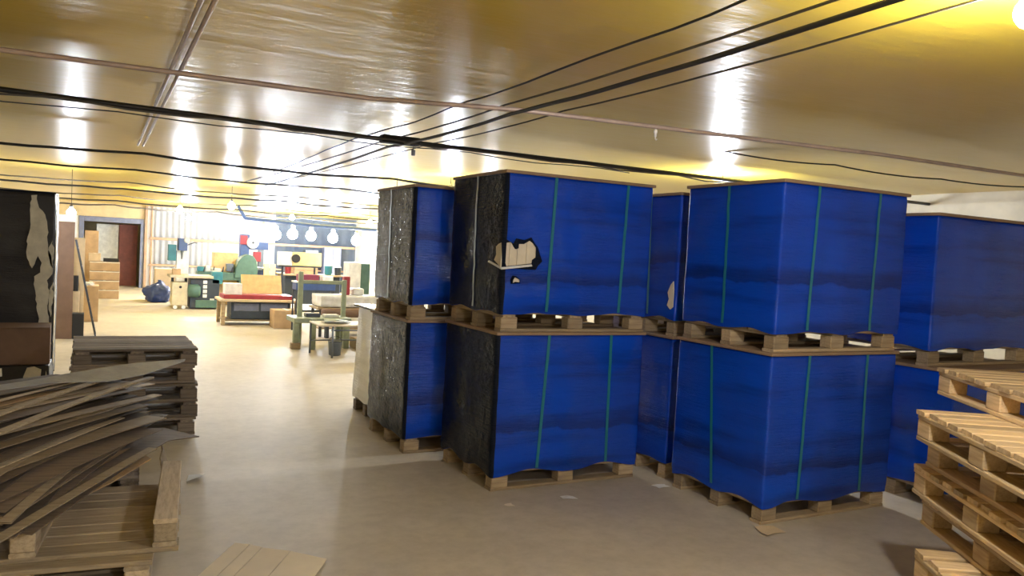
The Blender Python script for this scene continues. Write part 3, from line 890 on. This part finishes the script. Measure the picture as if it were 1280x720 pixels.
shop = [(-0.33, 13.2, 1.97, 'beside the torn black load'), (2.0, 14.0, 2.26, 'over the open floor before the workbench'), (3.0, 14.0, 2.38, 'above the green frame'), (3.5, 10.0, 2.38, 'behind the white wrapped load'), (3.8, 8.9, 2.40, 'behind the upper blue and black load'),
        (1.5, 17.5, 2.25, 'before the dark table machine'), (4.3, 20.0, 2.32, 'over the cartons on the far table'), (5.2, 16.5, 2.2, 'above the tall white cabinet'), (2.2, 23.0, 2.2, 'behind the drilling machine'), (6.8, 14.0, 2.2, 'far right of the packing table')]
for x, y, z, where in shop:
    bulb('bare bulb shining under the ceiling ' + where, x, y, z, 'glow_cool' if y < 14.5 else 'glow_cool_far', 0.06)['group'] = 'bulbs over the workshop'
row = [(4.36, 24, 1.98), (4.75, 24.2, 1.9), (5.2, 24, 1.95), (5.75, 24, 1.93), (6.42, 24, 1.90), (7.1, 23.8, 1.86)]
for k, (x, y, z) in enumerate(row):
    bulb('round bright bulb before the blue-grey wall, %s from the blue saw' % ('first', 'second', 'third', 'fourth', 'fifth', 'sixth')[k], x, y, z, 'glow_near_row', 0.15)['group'] = 'bulbs in the row by the back wall'

# ------------------------------------------------------------------ workshop things
def carton(label, x0, x1, y0, y1, z0, z1, mat='cardboard', rz=0, group=None, tape='tape'):
    t = thing('carton', label, 'box', ((x0 + x1) / 2, (y0 + y1) / 2, z0), rz, group)
    w, d, h = (x1 - x0) / 2, (y1 - y0) / 2, z1 - z0
    MB().box(-w, w, -d, d, 0, h - 0.004).build('body', mat, t, bevel=0.004)
    for s in (-1, 1):
        MB().box(-w, w, min(0.002 * s, d * s), max(0.002 * s, d * s), h - 0.004, h).build('flap', mat, t)
    MB().box(-0.03, 0.03, -d - 0.002, d + 0.002, h, h + 0.002).build('tape', tape, t)
    return t
# cartons stacked by the doorway
for k in range(4):
    t = carton('wide flat carton in the pile left of the doorway, ' + ('bottom one', 'second from the floor', 'third from the floor', 'top one')[k], -0.13, 0.56, 22.8, 23.5, 0.24 * k, 0.24 * (k + 1) - 0.012, 'cardboard', group='carton pile by the doorway')
    MB().box(-0.345, 0.345, -0.353, -0.349, 0.205, 0.228).build('edge_strip', 'tape', t)
carton('small carton standing on the pile left of the doorway', -0.16, 0.12, 22.95, 23.3, 0.96, 1.16, 'cardboard_pale')
tr = thing('black_tray', 'shallow black tray on top of the carton pile', 'tray', (0.36, 23.1, 0.95))
MB().box(-0.18, 0.18, -0.12, 0.12, 0, 0.012).build('base', 'rubber', tr)
MB().box(-0.18, 0.18, -0.12, -0.11, 0.012, 0.09).box(-0.18, 0.18, 0.11, 0.12, 0.012, 0.09).box(-0.18, -0.17, -0.11, 0.11, 0.012, 0.09).box(0.17, 0.18, -0.11, 0.11, 0.012, 0.09).build('rim', 'rubber', tr)
def leaning(label, x, y, w, h, th, mat, lean, name='leaning_board', rz=0.0):
    o = MB().box(-w / 2, w / 2, 0, th, 0, h).build(name, mat, loc=(x, y, 0), rot=(-lean, 0, rz), bevel=0.003)
    return tag(o, label, 'board')
leaning('tall brown cardboard panel standing behind the carton pile', -0.10, 23.6, 0.32, 1.74, 0.03, 'cardboard', 0.03)
carton('open brown carton on the floor beside the leaning ladder', -0.36, 0.07, 16.9, 17.5, 0, 0.68, 'cardboard')
pp = thing('paper_pile', 'loose white papers lying on the open brown carton', 'paper', (-0.16, 17.15, 0.684))
for i in range(5):
    MB().box(-0.13, 0.13, -0.1, 0.1, 0.012 * i, 0.012 * i + 0.008).build('sheet', 'paper', pp, rot=(0, 0, rng.uniform(-.5, .5)))
leaning('tall dark brown cardboard sheet leaning by the torn black load', -0.42, 14.2, 0.24, 1.85, 0.03, 'cardboard_brown', 0.05)
leaning('pale narrow cardboard panel leaning beside the dark brown sheet', -0.25, 15.0, 0.18, 1.6, 0.03, 'cardboard_pale', 0.04)
ld = thing('leaning_ladder', 'dark narrow ladder leaning toward the torn black load', 'ladder', (0.03, 14.5, 0), rot=(0, -0.20, 0))
for s in (0, 1):
    MB().box(-0.012 + 0.0 * s, 0.012, 0.38 * s, 0.38 * s + 0.025, 0, 1.6).build('rail', 'dark_steel', ld)
for k in range(5):
    MB().box(-0.01, 0.01, 0.025, 0.38, 0.25 + 0.3 * k, 0.27 + 0.3 * k).build('rung', 'dark_steel', ld)
carton('black box hung low beside the leaning ladder', -0.30, -0.14, 14.2, 14.45, 0, 0.40, 'rubber', tape='rubber')
carton('black box on a pale carton near the leaning ladder', -0.46, -0.24, 14.75, 14.98, 0.72, 0.97, 'rubber', tape='rubber')
carton('pale carton standing on the floor under a black box', -0.48, -0.22, 14.7, 15.0 - 0.01, 0, 0.718, 'cardboard_pale')

# blue bag and box
bag = thing('bin_bag', 'dark blue crumpled bag on the floor beside the cream cabinet', 'bag', (1.42, 22.0, 0))
bm_ = bmesh.new(); bmesh.ops.create_icosphere(bm_, subdivisions=4, radius=1)
for v in bm_.verts:
    d = 1 + 0.30 * noise.noise(v.co * 1.7 + Vector((4, 1, 2))) + 0.16 * noise.noise(v.co * 4.5)
    v.co = Vector((v.co.x * 0.31 * d, v.co.y * 0.25 * d, max(0.0, 0.22 + v.co.z * 0.29 * d)))
me = bpy.data.meshes.new('bag_body'); bm_.to_mesh(me); bm_.free()
for p in me.polygons: p.use_smooth = True
put('bag_body', me, 'bag_blue', bag)
MB().lathe([(0.09, 0.42), (0.05, 0.50), (0.03, 0.54), (0.05, 0.57)], 10, (0.04, 0, 0)).build('bag_neck', 'bag_blue', bag, smooth=True)
carton('tan carton behind the blue bag', 1.38, 1.88, 22.4, 22.8, 0.0, 0.84, 'cardboard_pale')

def part(name, mat, parent, *bx, bevel=0.008):
    m = MB()
    for b in bx: m.box(*b)
    return m.build(name, mat, parent, bevel=bevel)
# machine with pale tabletop
mc = thing('table_saw', 'dark machine with pale tabletop, green motor and cream cabinet', 'machine', (2.1, 20.0, 0))
part('base', 'machine_navy', mc, (-0.1, 0.55, 0, 0.6, 0.02, 0.72))
part('tabletop', 'tabletop', mc, (-0.56, 0.40, -0.1, 0.75, 0.74, 0.80))
cb = part('cabinet', 'machine_cream', mc, (-0.50, -0.16, -0.02, 0.45, 0.09, 0.63))
for s in (-0.42, -0.24):
    MB().lathe([(0.01, -0.02), (0.045, -0.02), (0.045, 0.02), (0.01, 0.02)], 14, (s, 0.0, 0.045), 'y').build('wheel', 'white_paint', cb)
MB().lathe([(0.02, -0.03), (0.03, -0.03), (0.03, 0), (0.01, 0)], 12, (-0.32, -0.02, 0.52), 'y').build('knob', 'rubber', cb)
part('leg', 'machine_navy', mc, (-0.50, -0.44, 0.3, 0.36, 0.6, 0.75)); part('leg', 'machine_navy', mc, (-0.2, -0.14, 0.3, 0.36, 0.6, 0.75))
MB().lathe([(0.03, -0.14), (0.15, -0.12), (0.16, 0.08), (0.12, 0.14), (0.03, 0.15)], 18, (-0.02, -0.02, 0.44), 'x').build('motor', 'machine_green', mc, smooth=True)
part('skirt', 'machine_green', mc, (0.02, 0.5, -0.06, 0.0, 0.04, 0.22))
for k in range(4):
    part('gauge', 'white_paint', mc, (0.18, 0.27, -0.02, 0.0, 0.28 + 0.11 * k, 0.36 + 0.11 * k), bevel=0.004)
part('plate', 'pale_panel', mc, (0.34, 0.44, -0.02, 0.0, 0.16, 0.26), bevel=0.004)
part('cross_feed', 'teal', mc, (0.38, 0.62, 0.0, 0.3, 0.62, 0.90))
# standing drill behind it
dr = thing('pillar_drill', 'white and blue upright drilling machine behind the dark table machine', 'machine', (1.88, 21.2, 0))
part('column', 'white_paint', dr, (-0.10, 0.18, 0, 0.3, 0, 1.36))
part('head', 'blue_paint', dr, (-0.08, 0.12, -0.25, 0.25, 1.36, 1.66))
part('side_box', 'teal', dr, (-0.30, -0.12, -0.1, 0.15, 1.10, 1.50))
MB().tube([(0.0, -0.2, 1.36), (0.0, -0.2, 1.15)], [0.04, 0.015], 10).build('spindle', 'grey_steel', dr)
MB().tube([(0.12, -0.1, 1.5), (0.3, -0.14, 1.58), (0.34, -0.15, 1.56)], 0.012, 8).build('lever', 'dark_steel', dr)
MB().lathe([(0.05, -0.02), (0.07, 0.0), (0.05, 0.02)], 14, (0.1, -0.26, 1.62), 'y').build('dial', 'pale_panel', dr)
# green lathe with the big hood
gl = thing('lathe_machine', 'long green machine bed with a rounded green hood and small levers', 'machine', (2.9, 21.0, 0))
part('bed', 'machine_green', gl, (-0.65, 0.55, 0, 0.4, 0.66, 0.86))
for s in (-0.5, 0.35):
    part('pedestal', 'machine_green', gl, (s, s + 0.25, 0.02, 0.38, 0, 0.66))
hp = [(0.22, 0.72), (0.25, 0.98), (0.33, 1.18), (0.42, 1.28), (0.55, 1.34), (0.68, 1.30), (0.76, 1.18), (0.79, 0.98), (0.79, 0.72)]
MB().prism([(x, -0.05, z) for x, z in hp], (0, 0.5, 0)).build('hood', 'machine_green', gl, bevel=0.02)
for k in range(4):
    MB().tube([(-0.5 + 0.22 * k, 0.0, 0.86), (-0.48 + 0.22 * k, -0.05, 1.0)], [0.02, 0.012], 8).build('lever', 'dark_steel', gl)
part('chuck', 'grey_steel', gl, (0.05, 0.22, 0.08, 0.32, 0.88, 1.08))
part('carriage', 'pale_panel', gl, (-0.3, -0.1, -0.03, 0.36, 0.87, 0.95))
carton('orange carton standing behind the long green machine', 2.70, 3.30, 21.6, 22.0, 0.0, 1.34, 'orange_card')
# band saw with the white disc
bs = thing('band_saw', 'blue upright saw with white wheel cover and red guard', 'machine', (3.7, 21.9, 0))
part('column', 'blue_paint', bs, (-0.30, -0.08, 0, 0.3, 0, 1.85))
part('upper_arm', 'blue_paint', bs, (-0.08, 0.42, 0.02, 0.28, 1.46, 1.66))
part('blade_guard', 'grey_steel', bs, (0.16, 0.30, 0.0, 0.1, 1.0, 1.46))
MB().lathe([(0.02, -0.03), (0.15, -0.03), (0.16, 0.0), (0.16, 0.05), (0.02, 0.05)], 24, (0.0, -0.04, 1.64), 'y').build('wheel_cover', 'white_paint', bs)
MB().lathe([(0.01, -0.02), (0.03, -0.02), (0.03, 0.0), (0.01, 0.0)], 12, (0.0, -0.07, 1.64), 'y').build('hub', 'dark_steel', bs)
part('guard', 'red_paint', bs, (0.02, 0.22, -0.06, 0.0, 1.14, 1.40)); part('guard', 'red_paint', bs, (-0.32, -0.14, -0.04, 0.0, 1.58, 1.82))
part('table', 'grey_steel', bs, (-0.08, 0.5, -0.2, 0.4, 0.92, 0.98)); part('pedestal', 'blue_paint', bs, (-0.08, 0.4, 0.0, 0.3, 0, 0.92))
for k, (x, rz) in enumerate(((3.92, 0.1), (4.06, -0.12))):
    leaning(('yellow board leaning by the red saw guard', 'pale board leaning next to the yellow one')[k], x, 20.9, 0.14, 1.12, 0.04, ('yellow_board', 'cardboard_pale')[k], 0.06, rz=rz)

# bench with red board
bn = thing('workbench', 'low bench with pale top and dark cabinet carrying a red board', 'table', (2.96, 16.6, 0))
part('worktop', 'cardboard_pale', bn, (-0.78, 0.78, -0.3, 0.5, 0.47, 0.52))
for x, y in ((-0.74, -0.26), (0.68, -0.26), (-0.74, 0.4), (0.68, 0.4)):
    part('leg', 'wood_mid', bn, (x, x + 0.07, y, y + 0.07, 0, 0.47))
part('cabinet', 'machine_navy', bn, (-0.55, 0.6, -0.18, 0.38, 0.12, 0.46))
part('drawer', 'frame_blue', bn, (-0.5, -0.02, -0.2, -0.18, 0.28, 0.44)); part('drawer', 'frame_blue', bn, (0.02, 0.55, -0.2, -0.18, 0.28, 0.44))
part('shelf', 'wood_mid', bn, (-0.70, 0.70, -0.22, 0.45, 0.08, 0.11))
rb = tag(MB().box(2.26, 3.62, 16.4, 17.0, 0.521, 0.60).build('red_board', 'red_paint', bevel=0.006), 'long red board lying on the low workbench', 'board')
o = tag(MB().box(-0.40, 0.40, 0, 0.03, 0, 0.42).build('propped_panel', 'orange_card', loc=(3.05, 16.72, 0.618), rot=(-0.45, 0, 0), bevel=0.004), 'tan cardboard panel propped on the red board', 'board')
carton('white carton on the left end of the red board', 2.30, 2.62, 16.5, 16.85, 0.602, 0.82, 'white_paint')
carton('brown carton on the floor in front of the low bench', 3.12, 3.66, 15.75, 16.2, 0, 0.36, 'cardboard')

# green steel frame
gf = thing('press_frame', 'pale green steel frame on four legs with a tall gantry', 'machine', (3.35, 13.0, 0))
part('post', 'machine_pale_green', gf, (-0.40, -0.325, 0.0, 0.08, 0.02, 1.24)); part('post', 'machine_pale_green', gf, (0.33, 0.40, 0.0, 0.08, 0.02, 1.12))
part('beam', 'machine_pale_green', gf, (-0.325, 0.33, 0.02, 0.07, 1.04, 1.10))
part('bed', 'machine_pale_green', gf, (-0.52, 0.42, -0.3, 0.3, 0.42, 0.50))
part('leg', 'machine_pale_green', gf, (-0.52, -0.43, -0.28, -0.2, 0, 0.42)); part('leg', 'machine_pale_green', gf, (-0.27, -0.185, -0.40, -0.31, 0, 0.50))
part('leg', 'machine_pale_green', gf, (0.3, 0.4, -0.28, -0.2, 0, 0.42)); part('leg', 'machine_pale_green', gf, (0.3, 0.4, 0.18, 0.26, 0, 0.42))
part('foot', 'wood_mid', gf, (-0.55, -0.40, -0.30, -0.18, 0, 0.10))
part('tool', 'dark_steel', gf, (-0.28, -0.05, -0.1, 0.1, 0.50, 0.56)); part('tool', 'pale_panel', gf, (0.0, 0.24, -0.2, 0.0, 0.50, 0.55))

# tube table
tt = thing('tube_table', 'low steel tube table with thin pale top in front of the green frame', 'table', (3.42, 12.0, 0))
part('tabletop', 'tabletop', tt, (-0.45, 0.48, -0.36, 0.3, 0.475, 0.50))
for x, y in ((-0.43, 0.26), (0.44, 0.26), (-0.24, -0.34), (0.44, -0.34)):
    MB().tube([(x, y, 0), (x, y, 0.475)], 0.017, 8).build('leg', 'grey_steel', tt, smooth=True)
for a, b in (((-0.43, 0.26, 0.2), (0.44, 0.26, 0.2)), ((0.44, 0.26, 0.2), (0.44, -0.34, 0.2)), ((-0.24, -0.34, 0.42), (0.44, -0.34, 0.42))):
    MB().tube([a, b], 0.012, 8).build('stretcher', 'grey_steel', tt, smooth=True)
bt = thing('spray_bottle', 'small white bottle standing on the tube table', 'bottle', (3.72, 12.05, 0.50))
MB().lathe([(0.035, 0), (0.04, 0.01), (0.04, 0.09), (0.015, 0.12), (0.015, 0.14)], 14).build('body', 'white_paint', bt, smooth=True)
MB().lathe([(0.018, 0.14), (0.018, 0.165), (0.01, 0.17)], 12).build('cap', 'pale_panel', bt)
rag = sheet('rag', 'crumpled grey-green rag spread on the tube table', 'cloth', 'machine_pale_green', [[(3.1, 11.85, 0.53), (3.3, 11.8, 0.55), (3.5, 11.85, 0.52)], [(3.12, 12.0, 0.56), (3.3, 12.02, 0.57), (3.5, 12.0, 0.54)], [(3.1, 12.15, 0.52), (3.3, 12.2, 0.54), (3.5, 12.15, 0.52)]], 0.01, uneven=0.02, seed=2)

# crate, white covered table, shelves behind
cr = thing('wooden_crate', 'shallow wooden crate on the floor behind the tube table', 'crate', (4.10, 12.75, 0))
part('bottom', 'wood_mid', cr, (-0.28, 0.28, -0.2, 0.2, 0, 0.015))
part('side', 'wood_mid', cr, (-0.28, 0.28, -0.2, -0.185, 0.015, 0.16)); part('side', 'wood_mid', cr, (-0.28, 0.28, 0.185, 0.2, 0.015, 0.16))
part('end', 'wood_mid', cr, (-0.28, -0.265, -0.185, 0.185, 0.015, 0.16)); part('end', 'wood_mid', cr, (0.265, 0.28, -0.185, 0.185, 0.015, 0.16))
part('lid', 'wood_pale', cr, (-0.27, 0.28, -0.19, 0.2, 0.161, 0.175))
wt = thing('packing_table', 'table with white draped cover beyond the green frame', 'table', (4.35, 14.6, 0))
part('tabletop', 'wood_mid', wt, (-0.75, 0.75, -0.3, 0.4, 0.50, 0.54))
for x, y in ((-0.7, -0.26), (0.66, -0.26), (-0.7, 0.34), (0.66, 0.34)):
    part('leg', 'dark_steel', wt, (x, x + 0.05, y, y + 0.05, 0, 0.50))
part('shelf', 'wood_mid', wt, (-0.7, 0.7, -0.24, 0.36, 0.14, 0.17))
cl = thing('white_cover', 'white sheet draped over the packing table', 'cloth', (4.35, 14.65, 0.545))
film_body('cloth', 1.40, 0.66, 0.012, 0.22, 'white_paint', cl, 31, 0.02, drop=0.0, rows=8)
rl = thing('fabric_roll', 'brown roll lying in front of the packing table', 'roll', (4.2, 14.18, 0.0))
MB().lathe([(0.02, -0.55), (0.075, -0.55), (0.08, -0.5), (0.08, 0.5), (0.075, 0.55), (0.02, 0.55)], 18, (0, 0, 0.46), 'x').build('roll', 'cardboard_brown', rl, smooth=True)
for s in (-0.45, 0.45):
    part('stand', 'dark_steel', rl, (s - 0.03, s + 0.03, -0.06, 0.06, 0, 0.39))
sh = thing('shelf_rack', 'long dark blue rack with bins behind the green frame', 'shelf', (3.76, 15.2, 0))
for x in (-0.36, 0.36):
    for y in (0.0, 0.3): part('post', 'dark_steel', sh, (x, x + 0.03, y, y + 0.03, 0, 0.80))
part('shelf', 'blue_paint', sh, (-0.36, 0.40, 0, 0.34, 0.80, 0.94)); part('shelf', 'dark_steel', sh, (-0.32, 0.36, 0.035, 0.29, 0.38, 0.42))
part('top', 'white_paint', sh, (-0.38, 0.42, -0.02, 0.36, 0.94, 0.97))
carton('maroon box on top of the dark blue rack', 3.46, 3.84, 15.25, 15.5, 0.971, 1.10, 'maroon', tape='maroon')
ys = thing('display_panel', 'long panel, white at one end and yellow beyond, on a steel stand', 'board', (3.95, 17.42, 1.199), rot=(-0.05, 0, 0))
part('yellow_board', 'yellow_board', ys, (-0.16, 0.48, 0, 0.03, 0, 0.30)); part('white_board', 'white_paint', ys, (-0.48, -0.162, 0, 0.03, 0, 0.30))
MB().lathe([(0.02, -0.03), (0.085, -0.03), (0.095, 0.0), (0.02, 0.0)], 20, (-0.08, -0.002, 0.16), 'y').build('round_black_fitting', 'rubber', ys)
st = thing('panel_stand', 'dark steel stand carrying the yellow board panel', 'stand', (3.95, 17.5, 0))
for s in (-0.35, 0.35): part('post', 'dark_steel', st, (s - 0.02, s + 0.02, -0.02, 0.02, 0, 1.19))
part('rail', 'dark_steel', st, (-0.45, 0.45, -0.12, 0.05, 1.17, 1.198)); 
wc = thing('tall_cabinet', 'narrow white cabinet with a green side standing behind the packing table', 'cabinet', (4.75, 15.9, 0))
part('body', 'white_paint', wc, (-0.14, 0.12, 0, 0.4, 0.04, 1.36)); part('side_panel', 'machine_green', wc, (0.121, 0.32, 0.02, 0.4, 0.04, 1.34)); part('plinth', 'dark_steel', wc, (-0.12, 0.3, 0.03, 0.38, 0, 0.04))
part('door', 'white_paint', wc, (-0.13, 0.11, -0.015, 0, 0.08, 1.32)); 
tag(MB().box(4.11, 4.23, 14.45, 14.6, 0.775, 1.12).build('red_case', 'red_paint', bevel=0.012), 'narrow red case standing on the white table cover', 'case')
tag(MB().box(4.30, 4.52, 14.5, 14.75, 0.775, 0.90).build('white_parcel', 'white_paint', bevel=0.02), 'small white parcel on the white table cover', 'parcel')
for k in range(4):
    carton('thin tan carton in the pile beyond the yellow panel, ' + ('lowest', 'second lowest', 'second highest', 'highest')[k], 4.55, 5.15, 20.6, 21.1, 0.9 + 0.10 * k, 0.9 + 0.10 * (k + 1) - 0.006, 'cardboard', group='thin cartons on the far table')
ft = thing('far_table', 'dark table carrying thin cartons in front of the back wall', 'table', (5.0, 20.9, 0))
part('tabletop', 'wood_mid', ft, (-0.8, 0.9, -0.4, 0.4, 0.85, 0.896))
for x, y in ((-0.75, -0.36), (0.8, -0.36), (-0.75, 0.3), (0.8, 0.3)): part('leg', 'dark_steel', ft, (x, x + 0.06, y, y + 0.06, 0, 0.85))
part('panel', 'machine_navy', ft, (-0.7, 0.8, -0.1, -0.06, 0.1, 0.84))

# ------------------------------------------------------------------ smaller workshop clutter
bk = thing('bucket', 'pale blue-grey bucket on the floor under the tube table', 'bucket', (3.30, 11.95, 0))
MB().lathe([(0.07, 0), (0.09, 0.01), (0.105, 0.20), (0.11, 0.21), (0.10, 0.205), (0.085, 0.02)], 18).build('body', 'grey_steel', bk, smooth=True)
MB().tube([(0.105 * math.cos(a), 0, 0.2 + 0.10 * math.sin(a)) for a in [PI * k / 8 for k in range(9)]], 0.004, 6).build('handle', 'dark_steel', bk, smooth=True)
vs = thing('bench_vice', 'small blue vice standing on the wooden crate', 'vice', (4.12, 12.72, 0.176))
part('base', 'blue_paint', vs, (-0.06, 0.06, -0.05, 0.05, 0, 0.03)); part('jaw', 'blue_paint', vs, (-0.05, 0.0, -0.05, 0.05, 0.03, 0.11)); part('jaw', 'grey_steel', vs, (0.03, 0.06, -0.05, 0.05, 0.04, 0.10))
MB().tube([(0.0, 0, 0.06), (0.12, 0, 0.06)], 0.008, 8).build('screw', 'grey_steel', vs)
def tub(label, x, y, z, r, h, mat):
    t = thing('tub', label, 'tub', (x, y, z))
    MB().lathe([(r * .85, 0), (r * .9, 0.005), (r, h * .95), (r * 1.05, h), (r * .9, h - 0.004), (r * .8, 0.01)], 16).build('body', mat, t, smooth=True)
    MB().lathe([(r * 1.06, h), (r * 1.06, h + 0.015), (r * .9, h + 0.02)], 16).build('lid', 'white_paint', t)
tub('teal tub on the far table beside thin cartons', 5.45, 20.7, 0.896, 0.10, 0.24, 'teal')
tub('dark tub on the far table next to the teal tub', 5.72, 20.75, 0.896, 0.09, 0.20, 'machine_navy')
tub('red tub on the far table, beside the dark tub', 4.40, 20.7, 0.896, 0.08, 0.22, 'red_paint')
carton('white carton on the long green machine bed', 2.46, 2.57, 21.15, 21.32, 0.861, 1.02, 'white_paint')
carton('teal box at the end of the green machine bed', 2.27, 2.42, 21.15, 21.35, 0.861, 0.98, 'teal', tape='teal')
carton('small brown carton on top of the pale machine tabletop', 1.62, 1.80, 20.2, 20.45, 0.801, 0.93, 'cardboard')
carton('white carton on the dark blue rack beside the maroon box', 3.92, 4.12, 15.25, 15.5, 0.971, 1.08, 'white_paint')
for k, (x, w, m_) in enumerate(((5.7, 0.5, 'frame_blue'), (6.35, 0.45, 'grey_steel'), (7.0, 0.6, 'frame_blue'))):
    t = thing('tool_cabinet', ('navy tool cabinet against the blue-grey wall next to the corrugated one', 'steel grey tool cabinet between two navy ones', 'wide navy tool cabinet near the cream wall')[k], 'cabinet', (x, 27.2, 0))
    part('body', m_, t, (0, w, 0, 0.4, 0, 1.35 + 0.12 * k))
    part('door', m_, t, (0.02, w / 2 - 0.01, -0.02, 0, 0.05, 1.30 + 0.12 * k)); part('door', m_, t, (w / 2 + 0.01, w - 0.02, -0.02, 0, 0.05, 1.30 + 0.12 * k))
    part('handle', 'white_paint', t, (w / 2 - 0.05, w / 2 - 0.03, -0.04, -0.02, 0.7, 0.85), bevel=0.003)
